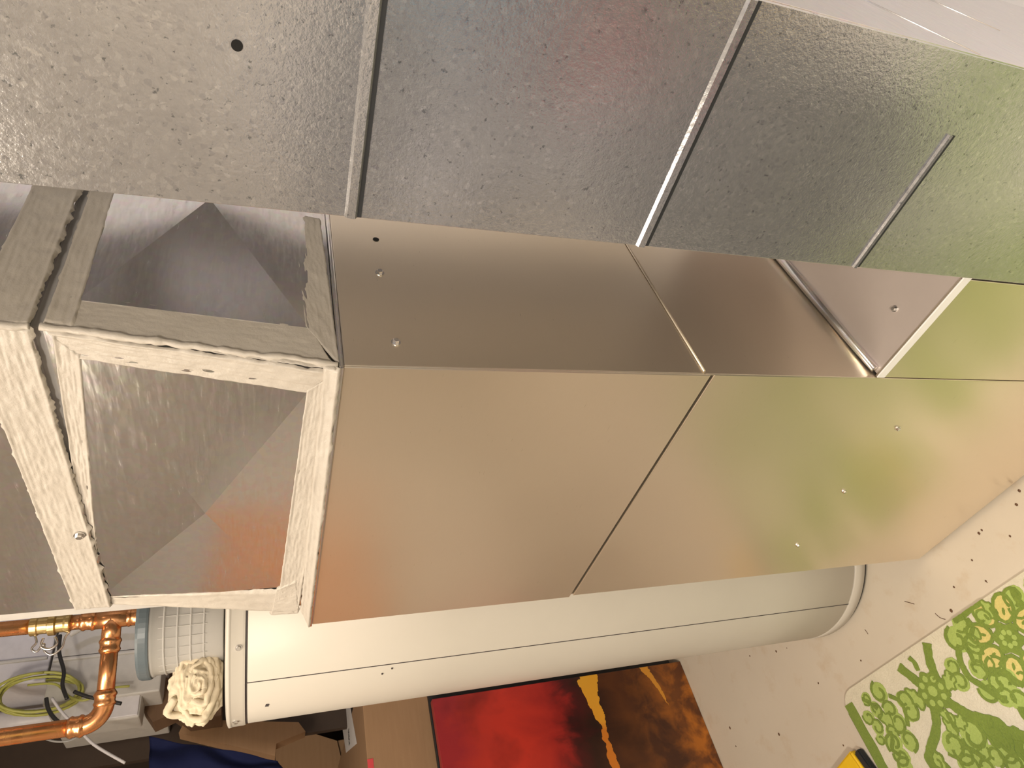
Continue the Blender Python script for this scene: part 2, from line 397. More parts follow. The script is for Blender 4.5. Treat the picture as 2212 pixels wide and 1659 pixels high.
# ------------------------------------------------------------------ plenum above the furnace (leans back), then the upper plenum
PZ0, PZ1, PX0, PX1, PY0, PY1 = FZ+.0065, 1.822, .574, .622, .5485, 1.136
PYB, PXB = 1.135, 1.16
pl = thing('plenum_transition', 'leaning galvanised plenum on the furnace, cross-creased faces framed by smeared beige mastic', 'duct', (PX0, PY0, PZ0))
fq = [Vector((PX0,PY0,PZ0)), Vector((PX0,PY1,PZ0)), Vector((PX1,PY1,PZ1)), Vector((PX1,PY0,PZ1))]       # u: y, v: up
fn = (fq[1]-fq[0]).cross(fq[3]-fq[0]).normalized()
if fn.x > 0: fn = -fn
sq = [Vector((PX0,PY0,PZ0)), Vector((PXB,PY0,PZ0)), Vector((PXB,PY0,PZ1)), Vector((PX1,PY0,PZ1))]       # u: x, v: up
sn = Vector((0,-1,0))
def fpt(px, py): return at(px, py, fq[0], fn)
def spt(px, py): return at(px, py, sq[0], sn)
obj('body', prism(bmesh.new(), [(PX0+.003,PY0+.003,PZ0),(PXB,PY0+.003,PZ0),(PXB,PY0+.003,PZ1),(PX1+.003,PY0+.003,PZ1)], (0, PY1-PY0-.006, 0)), M['galv'], pl)
def crossbreak(name, q, n, c, parent, lift=.006, rim=.002):
    n = Vector(n); bm = bmesh.new(); o = [bm.verts.new(Vector(p)+n*rim) for p in q]; m = bm.verts.new(Vector(c)+n*lift)
    back = [bm.verts.new(Vector(p)-n*.0015) for p in q]
    for i in range(4): bm.faces.new((o[i], o[(i+1)%4], m)); bm.faces.new((back[i], back[(i+1)%4], o[(i+1)%4], o[i]))
    bm.faces.new(back[::-1]); return obj(name, bm, M['galv'], parent)
fi = [fpt(662,846), fpt(601,1258), fpt(214,1290), fpt(176,770)]
e = .012
def expand(q, k=1.05):
    c = sum(q, Vector())/4; return [c+(p-c)*k for p in q]
crossbreak('creased_front_panel', expand(fi), fn, fpt(448,1092), pl, lift=.013)
sc = spt(455,460)
si = [spt(656,698), Vector((2*sc.x-spt(656,698).x, PY0, PZ0+.03)), Vector((2*sc.x-spt(185,610).x, PY0, PZ1-.03)), Vector((spt(185,640).x, PY0, spt(185,640).z))]
crossbreak('creased_side_panel', expand(si), sn, sc, pl, lift=.022)
def mastic(name, pix, fpoint, n, parent, seed, nu=150, nv=26, thick=.0035, jit=.003):
    q = [fpoint(*p) for p in pix]; bm = bmesh.new()
    strip_patch(bm, q, n, 0, nu, nv, thick, jit, seed)
    return obj(name, bm, M['mastic'], parent, smooth=True)
# front frame (photo positions on the leaning front face): along-stroke edge first
mastic('mastic_band', [(100,712),(728,802),(662,846),(176,772)], fpt, fn, pl, 1, 190, 26, .0035)
mastic('mastic_band', [(200,1300),(640,1322),(612,1272),(214,1284)], fpt, fn, pl, 2, 150, 14, .0035)
mastic('mastic_band', [(730,800),(645,1322),(600,1290),(662,838)], fpt, fn, pl, 3, 170, 26, .0036)
mastic('mastic_band', [(112,716),(204,1302),(220,1292),(178,765)], fpt, fn, pl, 4, 190, 22, .0042)
mastic('mastic_patch', [(585,1325),(646,1322),(640,1250),(598,1268)], fpt, fn, pl, 14, 40, 30, .0045, .006)
# joint to the cabinet: thin bright sealant bead and flange lip
q = [Vector((FX-.006,FY0-.002,FZ+.004)), Vector((FX-.006,FY1+.002,FZ+.004)), Vector((PX0+.002,PY1,PZ0+.016)), Vector((PX0+.002,PY0,PZ0+.016))]
bm = strip_patch(bmesh.new(), q, (-1,0,.25), 0, 200, 10, .004, .0015, 6)
obj('mastic_bead', bm, M['mastic'], pl, smooth=True)
cb = bmesh.new(); P = [sq[0].lerp(sq[3], k/60) for k in range(61)]
tube(cb, [p+Vector((-.001,-.001,0))+Vector((noise.noise(p*90), noise.noise(p*90+Vector((4,0,0))),0))*.0018 for p in P], [.0042+.0016*noise.noise(p*120) for p in P], 10)
obj('mastic_bead', cb, M['mastic'], pl, smooth=True)
ya = at(165,1328,(.66,0,0),(1,0,0)).y
tag(obj('sheet_metal_casing', bx(.66, .80, PY1+.0125, ya, 1.69, ZC-.02, bev=.002), M['white']), 'narrow grey sheet metal casing edge between the mastic-framed plenum and the copper riser', 'duct casing')
# side frame
mastic('mastic_band', [(735,792),(692,474),(630,462),(657,705)], spt, sn, pl, 7, 150, 22, .003)
mastic('mastic_band', [(728,800),(110,708),(140,640),(662,694)], spt, sn, pl, 8, 200, 26, .0022)
q = [Vector((PX1+.004,PY0,PZ1-.001)), Vector((PXB,PY0,PZ1-.001)), Vector((PXB,PY0,PZ1-.032)), Vector((PX1-.001,PY0,PZ1-.030))]
obj('mastic_band', strip_patch(bmesh.new(), q, sn, 0, 160, 18, .0035, .003, 9), M['mastic'], pl, smooth=True)
screw(pl, fpt(145,1085)+fn*.003, fn, .0045, m=M['steel'])

up = thing('upper_plenum', 'galvanised duct section continuing up from the creased plenum, mastic along its bottom joint', 'duct', (PX1-.003, PY0, PZ1+.008))
UZ = ZC-.02; UX = PX1-.004; UY0 = PY0-.003; UY1 = PY1+.01; UZ0 = PZ1+.009
obj('body', bx(UX, PXB+.01, UY0, UY1, UZ0, UZ, bev=.002), M['galv'], up)
obj('joint_recess', bx(PX1+.004, PXB, PY0+.004, PY1-.004, PZ1-.001, UZ0+.002), M['grey'], up)
cb = bmesh.new(); P = [Vector((UX, UY0, UZ0+k*.001)) for k in range(56)]
tube(cb, [p+Vector((noise.noise(p*90), noise.noise(p*90+Vector((4,0,0))),0))*.0018 for p in P], [.0042+.0016*noise.noise(p*120) for p in P], 10)
obj('mastic_bead', cb, M['mastic'], up, smooth=True)
def up_pt(y, z): return Vector((UX, y, z))
bm = strip_patch(bmesh.new(), [up_pt(UY0,UZ0-.001), up_pt(UY1,UZ0-.001), up_pt(UY1,UZ0+.052), up_pt(UY0,UZ0+.056)], (-1,0,0), 0, 220, 34, .004, .004, 10)
obj('mastic_band', bm, M['mastic'], up, smooth=True)
q = [Vector((UX,UY0,UZ0-.001)), Vector((PXB,UY0,UZ0-.001)), Vector((PXB,UY0,UZ0+.050)), Vector((UX,UY0,UZ0+.054))]
obj('mastic_band', strip_patch(bmesh.new(), q, sn, 0, 200, 30, .004, .004, 11), M['mastic'], up, smooth=True)
screw(up, (UX-.004, .93, UZ0+.012), (-1,0,0), .005)

# ------------------------------------------------------------------ water tank
TC = Vector((.84, 1.55, 0)); TR = .28
tank = thing('water_heater', 'tall cream enamel water heater cylinder standing beside the tan furnace', 'water heater', TC)
bm = lathe(bmesh.new(), [(.268,0),(.276,.004),(.276,.012)], 96, TC); obj('base_foot', bm, M['dark'], tank, smooth=True)
bm = lathe(bmesh.new(), [(TR-.004,.012),(TR+.001,.014),(TR+.001,.046),(TR-.004,.05)], 96, TC); obj('bottom_ring', bm, M['grey'] if 0 else M['tank'], tank)
bm = lathe(bmesh.new(), [(TR-.003,.050),(TR,.052),(TR,.3),(TR,.6),(TR,.9),(TR,1.2),(TR,1.625),(TR-.003,1.627)], 128, TC); b_ = obj('shell', bm, M['tank'], tank)
bm = lathe(bmesh.new(), [(TR-.006,1.630),(TR+.002,1.630),(TR+.003,1.634),(TR+.003,1.656),(TR+.0045,1.659),(TR+.0045,1.664),(TR-.002,1.667),(TR*.5,1.672),(.02,1.673)], 128, TC)
obj('top_cap', bm, M['tank'], tank)
for o in tank.children:
    for p in o.data.polygons:
        p.use_smooth = abs(p.normal.z) < .2
def tpt(ang, z, r=TR+.0006): return TC+Vector((r*math.cos(math.radians(ang)), r*math.sin(math.radians(ang)), z))
obj('vertical_seam', tube(bmesh.new(), [tpt(-157,z,TR-.0006) for z in (.05,.5,1.0,1.4,1.628)], .0014, 8), M['ink'], tank)
obj('groove', lathe(bmesh.new(), [(TR-.002,1.6265),(TR+.0004,1.6268),(TR+.0004,1.6295),(TR-.002,1.630)], 128, TC), M['ink'], tank)
sp_ = tpt(-139.8, 1.642, TR+.003); screw(tank, sp_, sp_-TC-Vector((0,0,1.642)), .0045)
sp_ = tpt(176, 1.648, TR+.003); screw(tank, sp_, sp_-TC-Vector((0,0,1.648)), .0045)
for a_, z_ in ((-159.5,1.335), (-162,1.355)):
    n_ = (tpt(a_,0)-TC).normalized(); obj('rivet_hole', tube(bmesh.new(), [tpt(a_,z_,TR-.001), tpt(a_,z_,TR+.0012)], .0022, 10), M['ink'], tank)
bm = bmesh.new()
for k in range(7):
    a_ = -174+k*.28; tube(bm, [tpt(a_, 1.583+random.uniform(0,.003)), tpt(a_+.12, 1.591-k*.0006+random.uniform(0,.003))], .0006, 5)
obj('small_printed_mark', bm, M['ink'], tank)

# tub standing on the tank
KC = Vector((.742, 1.468, 1.673)); 
tub = thing('plastic_tub', 'upturned frosted clear plastic tub with blue-grey rim on top of the water heater', 'tub', KC)
def rr_lathe(bm, prof, seg=72, sq=.0):
    return lathe(bm, prof, seg, KC)
bm = bmesh.new(); rr_lathe(bm, [(.092,.0),(.0935,.002),(.0975,.06),(.102,.128),(.1045,.130),(.1045,.136),(.099,.136),(.0985,.128),(.094,.06),(.090,.004),(.002,.004)])
obj('tub_wall', bm, M['tub'], tub, smooth=True)
obj('rim', rr_lathe(bmesh.new(), [(.1035,.134),(.1075,.135),(.1085,.139),(.1085,.152),(.106,.157),(.100,.158),(.002,.158)]), M['grey_lid'], tub, smooth=False)
bm = bmesh.new()
for k in range(4): lathe(bm, [(.0962+k*.0017,.034+k*.024),(.0985+k*.0017,.036+k*.024),(.0964+k*.0017,.038+k*.024)], 64, KC)
obj('moulded_rings', bm, M['tub'], tub, smooth=True)
bm = bmesh.new()
for k in range(9):
    a_ = math.radians(178+k*12); 
    c_ = KC+Vector((math.cos(a_)*.096, math.sin(a_)*.096, 0))
    tube(bm, [c_+Vector((0,0,.03)), c_+Vector((math.cos(a_)*.005, math.sin(a_)*.005, .118))], .0012, 6)
obj('moulded_grid', bm, M['tub'], tub)

# crumpled rag
def rag():
    c = TC+Vector((-.195,-.010,0)); 
    c = Vector((.618, 1.50, 1.673))
    t = thing('cotton_rag', 'crumpled cream cotton rag in a rosette on the edge of the water heater top', 'rag', c)
    bm = bmesh.new(); bmesh.ops.create_icosphere(bm, subdivisions=6, radius=1)
    axis_u = Vector((-.42,.91,0)); view = Vector((-.40,-.91,0)); view = -Vector((c.x,c.y,0)).normalized()
    side = Vector((-view.y, view.x, 0))
    for v in bm.verts:
        p = v.co.copy()
        q = Vector((p.dot(side), p.z, 0)); rad = q.length; ang = math.atan2(q.y, q.x)
        warp = noise.noise(p*1.9+Vector((3,1,7)))
        fold = math.sin(rad*17+ang*1.0+warp*5)
        k = 1+.13*noise.noise(p*2.3)+.10*(1-abs(fold))**1.0*(1 if p.dot(view) > -.2 else .4)+.05*noise.noise(p*8)
        k += .06*abs(noise.noise(p*4.2))
        v.co = Vector((0,0,0)) + side*p.dot(side)*.070*k + view*p.dot(view)*.045*k + Vector((0,0,p.z*.050*k+.046))
        if v.co.z < 0: v.co.z = .0
        v.co += c
    obj('crumpled_body', bm, M['cloth'], t, smooth=True)
    def fold(name, pts, rs, parent=t):
        P = [c+side*a+view*b+Vector((0,0,h)) for a, b, h in pts]; P = smooth_path(P, 8)
        rr = []; 
        for i in range(len(P)):
            x = i/(len(P)-1)*(len(rs)-1); k = min(int(x), len(rs)-2); f = x-k; rr.append((rs[k]*(1-f)+rs[k+1]*f)*(1+.18*noise.noise(Vector((i*.7,len(rs),0)))))
        bm = bmesh.new(); tube(bm, P, rr, 12)
        for v in bm.verts: v.co += Vector((noise.noise(v.co*60), noise.noise(v.co*60+Vector((5,0,0))), noise.noise(v.co*60+Vector((0,9,0)))))*.004
        obj(name, bm, M['cloth'], parent, smooth=True)
    s = 1
    # rosette rings seen from the front
    for R0, zc, b0, wd in ((.046,.046,.030,.0065),(.030,.044,.040,.0055),(.016,.043,.046,.005)):
        pts = [(R0*1.25*math.cos(a)*(1+.2*math.sin(3*a+R0*90)), b0+.004*math.sin(2*a), zc+R0*.85*math.sin(a)*(1+.15*math.cos(2*a))) for a in [k*math.pi/6+R0*40 for k in range(12)]]
        fold('fold', pts, [wd*.6, wd, wd*1.2, wd, wd*.7])
    fold('fold', [(.045*s,.02,.05),(.062*s,.025,.06),(.088*s,.02,.068),(.104*s,.012,.058),(.098*s,.008,.045)], [.007,.010,.009,.008,.004])
    fold('fold', [(-.020,.03,.085),(-.045,.02,.098),(-.055,.012,.07),(-.042,.02,.035)], [.005,.009,.008,.005])
    return t, side
rag_t, side = rag()

# ------------------------------------------------------------------ copper piping
pipe = None
def piping():
    def along(px, py, d):
        r = ray(px, py); return Vector((0,0,H))+r*(d/math.hypot(r.x, r.y))
    T = along(243, 1337, 1.78); E_ = onfloor(222, 1562, T.z)
    t = thing('copper_piping', 'copper water pipe with tee, side branch and elbow rising above the water heater', 'pipe', T)
    K = 1.187; h = (E_-T).normalized()*K; r = .0143*K
    top = Vector((T.x, T.y, ZC-.02)); z = Vector((0,0,K))
    obj('riser', tube(bmesh.new(), [T+z*.129, top], r*.92, 24), M['copper'], t, smooth=True)
    obj('riser', tube(bmesh.new(), [T+z*.03, T+z*.067], r*.92, 24), M['copper'], t, smooth=True)
    obj('lower_pipe', tube(bmesh.new(), [Vector((T.x,T.y,1.678)), T-z*.02], r*.92, 24), M['copper'], t, smooth=True)
    # bent branch
    obj('branch_pipe', tube(bmesh.new(), [T+h*.03, E_-h*.03], r, 24), M['copper'], t, smooth=True)
    bend = []
    for k in range(13):
        a = k/12*math.pi/2; c = E_-h*.032+z*.032; bend.append(c+h*.032*math.sin(a)-z*.032*math.cos(a))
    obj('elbow', tube(bmesh.new(), bend, r*1.12, 24), M['copper'], t, smooth=True)
    obj('upper_pipe', tube(bmesh.new(), [E_+z*.03, Vector((E_.x,E_.y,ZC-.02))], r, 24), M['copper'], t, smooth=True)
    # tee body and press collars
    tb = obj('tee', tube(bmesh.new(), [T-z*.032, T+z*.032], r*1.12, 24), M['copper'], t, smooth=True)
    obj('tee_outlet', tube(bmesh.new(), [T, T+h*.040], r*1.12, 24), M['copper'], tb, smooth=True)
    def collar(p, d, s=1.0):
        rr = r*1.14*s; q = [(-.014,.99),(-.012,1.06),(-.009,1.2),(-.006,1.24),(-.003,1.12),(.004,1.08),(.008,1.2),(.011,1.1),(.014,.97)]
        obj('press_collar', tube(bmesh.new(), [p+d*a for a, b in q], [r*b*s*1.02 for a, b in q], 28), M['copper'], t, smooth=True)
    collar(T+z*.038, z, .98); collar(T-z*.036, z, .98); collar(T+h*.046, h, 1.05)
    collar(E_-h*.040, h, 1.06); collar(E_+z*.040, z, 1.06)
    br = obj('brass_union', tube(bmesh.new(), [T+z*a for a in (.066,.068,.073,.077,.088,.090,.100,.102,.116,.118,.128,.130)], [r*b for b in (1.0,1.15,1.15,1.05,1.05,1.35,1.35,1.05,1.05,1.2,1.2,1.0)], 28), M['brass'], t, smooth=False)
    # wire clip hanging from the union
    w1 = T+z*.095+h*.016
    P = smooth_path([w1+z*.026+h*.0, w1+z*.022+h*.012, w1+z*.028+h*.022, w1+z*.020+h*.028, w1+z*.010+h*.016, w1+z*.008+h*.028, w1-z*.004+h*.036, w1-z*.018+h*.026, w1-z*.022+h*.008, w1-z*.028+h*.0], 6)
    obj('wire_clip', tube(bmesh.new(), P, .0022, 8), M['steel'], br, smooth=True)
    P = smooth_path([w1+z*.012+h*.006, w1+z*.014+h*.02, w1+z*.0+h*.026, w1-z*.010+h*.018, w1-z*.006+h*.006], 6)
    obj('wire_clip', tube(bmesh.new(), P, .0028, 8), M['steel'], br, smooth=True)
    return T, E_
T, E_ = piping()
# grey round vent running up behind the plenum, just in sight under it
vt = obj('vent_pipe', tube(bmesh.new(), [(.93,1.30,1.90),(.93,1.30,ZC-.03)], .08, 40), M['galv'], smooth=True)
tag(vt, 'round grey metal vent pipe just showing behind the lower edge of the mastic-framed plenum', 'vent pipe')

# ------------------------------------------------------------------ things on and along the left wall
def quadbox(name, pix, y, depth, m, label=None, cat=None, group=None, parent=None, bev=0):
    """box whose front outline was measured on the plane y = const"""
    P = [at(px, py, (0,y,0), (0,1,0)) for px, py in pix]
    bm = prism(bmesh.new(), P, (0, depth, 0))
    if bev: bmesh.ops.bevel(bm, geom=list(bm.edges), offset=bev, segments=2, affect='EDGES')
    o = obj(name, bm, m, parent)
    if label: tag(o, label, cat, group)
    return o
WY = 2.62
def rectbox(x0, x1, z0, z1, y, depth, bev=.006): return bx(x0, x1, y, y+depth, z0, z1, bev=bev)
def P2(px, py, y): return at(px, py, (0,y,0), (0,1,0))
a = P2(127, 1364, WY); b = P2(345, 1492, WY)
cabn = thing('wall_cabinet', 'cream painted metal wall box seen behind the copper branch pipe', 'cabinet', (b.x, WY, b.z))
obj('box_body', bx(b.x, a.x+.22, WY, 3.04, b.z, a.z, bev=.005), M['white'], cabn)
xm = P2(300, 1408, WY).x
obj('cover_lip', bx(xm-.006, xm+.006, WY-.012, WY+.004, b.z+.004, a.z-.004, bev=.003), M['white'], cabn)
obj('lid_strip', bx(xm+.01, a.x+.2, WY-.006, WY+.002, b.z+.01, a.z-.008, bev=.002), M['white'], cabn)
lk = P2(320, 1416, WY); obj('black_latch', bx(lk.x-.03, lk.x+.03, WY-.010, WY+.002, b.z+.002, b.z+.03, bev=.002), M['dark'], cabn)
a2 = P2(0, 1386, WY); b2 = P2(122, 1462, WY)
cab2 = thing('wall_cabinet', 'pale grey wall box above the cream one, far left edge of the picture', 'cabinet', (b2.x, WY, b2.z))
z2 = min(ZC-.03, 2.66)
obj('box_body', bx(b2.x, a2.x+.2, WY+.02, 3.04, a.z+.012, z2, bev=.005), M['lav'], cab2)
xm2 = P2(60, 1421, WY).x
obj('cover_lip', bx(xm2-.005, xm2+.005, WY+.010, WY+.024, a.z+.02, z2-.01, bev=.003), M['white'], cab2)
# white pipe and shaded duct behind
c3 = P2(60, 1530, WY+.1)
wp = obj('white_pipe', tube(bmesh.new(), [(c3.x, WY+.20, c3.z-.30), (c3.x, WY+.20, ZC-.02)], .036, 24), M['lav'], smooth=True)
tag(wp, 'fat pale vertical pipe beside the yellow cable coil', 'pipe')
sm = P2(210, 1520, WY); sb = thing('junction_box', 'small white junction box behind the copper elbow', 'junction box', (sm.x, WY+.02, sm.z))
obj('box_body', bx(sm.x-.055, sm.x+.04, WY+.02, WY+.12, sm.z-.13, sm.z+.11, bev=.006), M['white'], sb)
obj('cover_plate', bx(sm.x-.050, sm.x+.035, WY+.014, WY+.021, sm.z-.125, sm.z+.105, bev=.003), M['lav'], sb)
# yellow coil
cc = P2(85, 1495, WY-.05); bm = bmesh.new()
P = []
for k in range(5*24+1):
    a_ = 2*math.pi*k/24; lp = k/24
    P.append(Vector((cc.x+math.cos(a_)*(.060+.006*math.sin(lp*2.1)), WY-.06+.010*lp-.02*math.sin(a_), cc.z+math.sin(a_)*(.115+.008*math.cos(lp*3)))))
tube(bm, P, .0045, 8)
yo = obj('cable_coil', bm, M['cable'], smooth=True); tag(yo, 'loose coil of yellow cable hanging beside the cream wall box', 'cable')
P = smooth_path([P2(60,1480,WY-.02), P2(120,1478,WY-.03), P2(150,1505,WY-.04), P2(185,1512,WY-.05), P2(235,1488,WY-.04), P2(280,1482,WY-.03)], 6)
yo = obj('cable', tube(bmesh.new(), P, .004, 8), M['cable'], smooth=True); tag(yo, 'single yellow cable running down from the coil under the cream wall box', 'cable')
for i, (pts, r, m_, lab) in enumerate((
    ([(130,1372),(128,1410),(138,1450),(135,1480),(145,1510)], .006, 'cord', 'dark cable in the gap between the two pale wall boxes'),
    ([(100,1508),(104,1530),(118,1552),(150,1578)], .006, 'cord', 'black cable looping below the yellow coil'),
    ([(160,1494),(190,1505),(225,1512),(262,1520)], .006, 'cord', 'black cable across the small white junction box'),
    ([(112,1508),(135,1540),(170,1575),(205,1610),(270,1648)], .0045, 'lav', 'thin pale wire trailing down across the dark background'),
    ([(60,1580),(110,1600),(150,1600),(182,1582)], .003, 'grey', 'thin grey wire curving under the lower copper pipe'),
    ([(150,1370),(190,1352),(260,1346),(330,1352)], .012, 'white', 'pale flexible conduit behind the copper tee'))):
    P = smooth_path([P2(x, y, 2.50) for x, y in pts], 6)
    o = obj('cable', tube(bmesh.new(), P, r, 8), M[m_], smooth=True); tag(o, lab, 'cable')

# cardboard boxes, stacked from the floor by the left wall
def cardbox(label, x0, x1, y0, y1, z0, z1, m='card', rz=0, flap=None, tape=True, label_paper=None):
    c = Vector(((x0+x1)/2, (y0+y1)/2, z0)); hx, hy, hz = (x1-x0)/2, (y1-y0)/2, z1-z0
    t = thing('cardboard_box', label, 'box', (0,0,0))
    obj('box_body', bx(-hx, hx, -hy, hy, 0, hz, bev=.003), M[m], t)
    if tape: obj('tape', bx(-hx-.0008, hx+.0008, -.025, .025, hz-.05, hz+.0012), M['paper'] if tape == 'w' else M[m], t)
    if flap:
        fw, fa = flap
        p = [Vector((-hx,-hy,hz)), Vector((hx,-hy,hz)), Vector((hx*.86,-hy-fw*math.cos(fa),hz+fw*math.sin(fa))), Vector((-hx*.86,-hy-fw*math.cos(fa),hz+fw*math.sin(fa)))]
        obj('flap', prism(bmesh.new(), p, (0,.003,.003)), M[m], t)
    if label_paper: 
        obj('paper_label', label_paper(hx, hy, hz), M['paper'], t)
    t.location = c; t.rotation_euler = (0,0,rz); return t
def lp(hx, hy, hz):
    bm = bmesh.new(); box(bm, hx-.26, hx-.045, -hy+.03, -hy+.10, hz+.0004, hz+.0016); return bm
b1 = cardbox('large brown cardboard box with a white paper label, standing behind the red painting', .30, .99, 2.545, 3.56, 0, 1.255, label_paper=None, tape=None)
# white shipping label lies on its top, near the front edge
la = at(735,1535,(0,0,1.263),(0,0,1)); 
pts = [at(x, y, (0,0,1.2556), (0,0,1)) for x, y in ((734,1531),(757,1529),(771,1606),(748,1626))]
pts = [Vector((p.x, min(max(p.y,2.55),3.55), p.z)) for p in pts]
K1 = Vector(b1.location); pts = [p-K1 for p in pts]
o = obj('paper_label', prism(bmesh.new(), pts, (0,0,.0012)), M['paper'], b1)
pc = (pts[2]+pts[3])*.5*.7+(pts[0]+pts[1])*.5*.3; bm = bmesh.new()
for k in range(6):
    for j in range(3):
        p = pc+Vector((-.030+k*.010+random.uniform(-.002,.002), -.014+j*.014, .0015)); box(bm, p.x-.003, p.x+.003, p.y-.004, p.y+.004, p.z, p.z+.0006)
obj('print', bm, M['ink'], o)
p = at(768,1652,(0,2.545,0),(0,1,0))-K1; obj('red_sticker', bx(p.x-.02,p.x+.01,2.5435-K1.y,2.5452-K1.y,1.235,1.255), M['red'], b1)

fa, fb = P2(600,1610,3.58), P2(738,1659,3.58)
cardbox('brown cardboard box with a peaked raised flap, behind the labelled box', fb.x-.35, fa.x-.02, 3.585, 3.74, 0.0, fb.z+.05, flap=None, tape=None)
q = [P2(593,1605,3.57), P2(660,1579,3.57), P2(728,1600,3.57), P2(742,1659,3.57), P2(744,1720,3.57), P2(600,1720,3.57)]
fl = bpy.data.objects['cardboard_box.001']
obj('raised_flap', prism(bmesh.new(), [p-Vector(fl.location) for p in q], (0,.006,0)), M['card'], fl)
q = [P2(386,1583,2.72), P2(402,1556,2.72), P2(480,1562,2.72), P2(620,1584,2.72), P2(728,1600,2.72), P2(735,1659,2.72), P2(598,1632,2.72)]
o = quadbox('cardboard_box', [(386,1583),(402,1552),(480,1556),(645,1560),(660,1580),(597,1606),(594,1633)], 2.96, .07, M['card'],
            'long brown cardboard box lying slanted beneath the cream rag, above the blue cloth', 'box')
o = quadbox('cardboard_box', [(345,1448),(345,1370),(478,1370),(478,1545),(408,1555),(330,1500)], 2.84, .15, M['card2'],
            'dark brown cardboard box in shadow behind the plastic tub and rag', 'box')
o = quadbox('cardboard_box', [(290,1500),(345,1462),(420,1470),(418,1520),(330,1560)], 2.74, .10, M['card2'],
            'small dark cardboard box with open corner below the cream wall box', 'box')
# blue cloth hanging in the dark corner
bm = bmesh.new(); q = [P2(x, y, 2.60) for x, y in ((322,1590),(322,1720),(640,1720),(600,1640))]
ng = 40; vs = []
for j in range(ng+1):
    row = []
    for i in range(ng+1):
        p = bilerp(q, i/ng, j/ng); p.y += .012*math.sin(i*.33+noise.noise(p*5)*6)+.02*noise.noise(p*7); row.append(bm.verts.new(p))
    vs.append(row)
for j in range(ng):
    for i in range(ng): bm.faces.new((vs[j][i], vs[j][i+1], vs[j+1][i+1], vs[j+1][i]))
bmesh.ops.solidify(bm, geom=list(bm.faces), thickness=.01)
o = obj('blue_cloth', bm, M['blue'], smooth=True); tag(o, 'dark blue checked cloth hanging in shadow at the bottom left', 'cloth')
# brown boards, their colour deepened to stand for the dim background
tag(obj('partition_board', bx(.995, XB-.01, 3.05, 3.08, .002, ZC-.01), M['wallb']), 'brown partition board, darkened for the dim background, carrying the pale wall boxes and cables', 'panel')
o = obj('dark_panel', bx(.15, XB-.01, 3.905, 3.945, .002, ZC-.01), M['wallb']); tag(o, 'brown panelling board, darkened for the dim background, behind the cardboard boxes and blue cloth', 'panel')

# painting on canvas and silver frame behind
cv = thing('canvas_painting', 'unframed abstract canvas in red, brown and yellow standing on edge on the floor', 'painting', (.836, 2.42, 0))
bm = bx(-.70, 0, -.001, .03, .001, 1.032, bev=.002); o = obj('painted_canvas', bm, M['canvas'], None)
o.location = (.836, 2.42, 0); o.parent = cv; o.matrix_parent_inverse = Matrix.Identity(4); o.location = (0,0,0)
obj('stretcher_bar', bx(.14, .832, 2.4505, 2.463, .005, 1.02), M['wood'], cv)
fr = thing('picture_frame', 'thin silver and black picture frame edge standing between canvas and water heater', 'picture frame', (.87, 2.468, 0))
obj('black_frame', bx(.20, .885, 2.466, 2.485, .02, 1.034, bev=.003), M['dark'], fr)
obj('silver_edge', bx(.868, .889, 2.463, 2.466, .06, .98, bev=.001), M['lav'], fr)
for k in range(14):
    z = .55+k*.033+random.uniform(-.008,.008); obj('frame_glint', bx(.866, .890, 2.460, 2.464, z, z+random.uniform(.004,.012)), M['steel'], fr)  # thin steel bars standing for random glints along the frame edge

# ------------------------------------------------------------------ floor bits
def crop(cx, cy): return onfloor(1550+cx/2.968, 1100+cy/2.968, .008)
bm = bmesh.new()
RX1, RY1, RX0, RY0 = .421, 1.695, -.50, -.75
# rug ground: slab with a rounded corner
pts = []
for a_ in range(0, 91, 15): pts.append((RX1-.05+.05*math.cos(math.radians(a_)), RY1-.05+.05*math.sin(math.radians(a_))))
pts += [(RX0, RY1), (RX0, RY0), (RX1, RY0)]
prism(bm, [(x, y, .0) for x, y in pts], (0,0,.008))
def inrug(p): return RX0+.004 < p.x < RX1-.001 and RY0 < p.y < RY1-.001
def flat(pts, mi, h):
    """raised pile island"""
    if not all(inrug(Vector(p)) for p in pts): 
        pts = [Vector((min(max(p[0],RX0+.003),RX1), min(max(p[1],RY0),RY1), p[2])) for p in pts]
    h = h+random.random()*.0009
    pts = [Vector((p[0]+noise.noise(Vector((p[0]*700,p[1]*700,1)))*.0016, p[1]+noise.noise(Vector((p[0]*700,p[1]*700,8)))*.0016, 0)) for p in pts]
    a = [bm.verts.new((p[0],p[1],.0078)) for p in pts]; b = [bm.verts.new((p[0],p[1],.008+h)) for p in pts]; n = len(a)
    try: f = bm.faces.new(b)
    except ValueError: return
    f.material_index = mi
    for i in range(n):
        f = bm.faces.new((a[i], a[(i+1)%n], b[(i+1)%n], b[i])); f.material_index = mi
def stroke(P, w, mi, h, sub=6, jit=.0012, taper=False):
    P = smooth_path(P, sub); n = len(P)
    for i in range(n-1):
        d0 = (P[min(i+1,n-1)]-P[max(i-1,0)]); d1 = (P[min(i+2,n-1)]-P[i])
        s0 = Vector((-d0.y,d0.x,0)).normalized(); s1 = Vector((-d1.y,d1.x,0)).normalized()
        def ww(k):
            t = k/(n-1); q = w*(1+.25*noise.noise(P[k]*90)); return q*(1-t*.6) if taper else q
        a, b = ww(i)/2, ww(i+1)/2
        flat([P[i]-s0*a, P[i+1]-s1*b, P[i+1]+s1*b, P[i]+s0*a], mi, h)
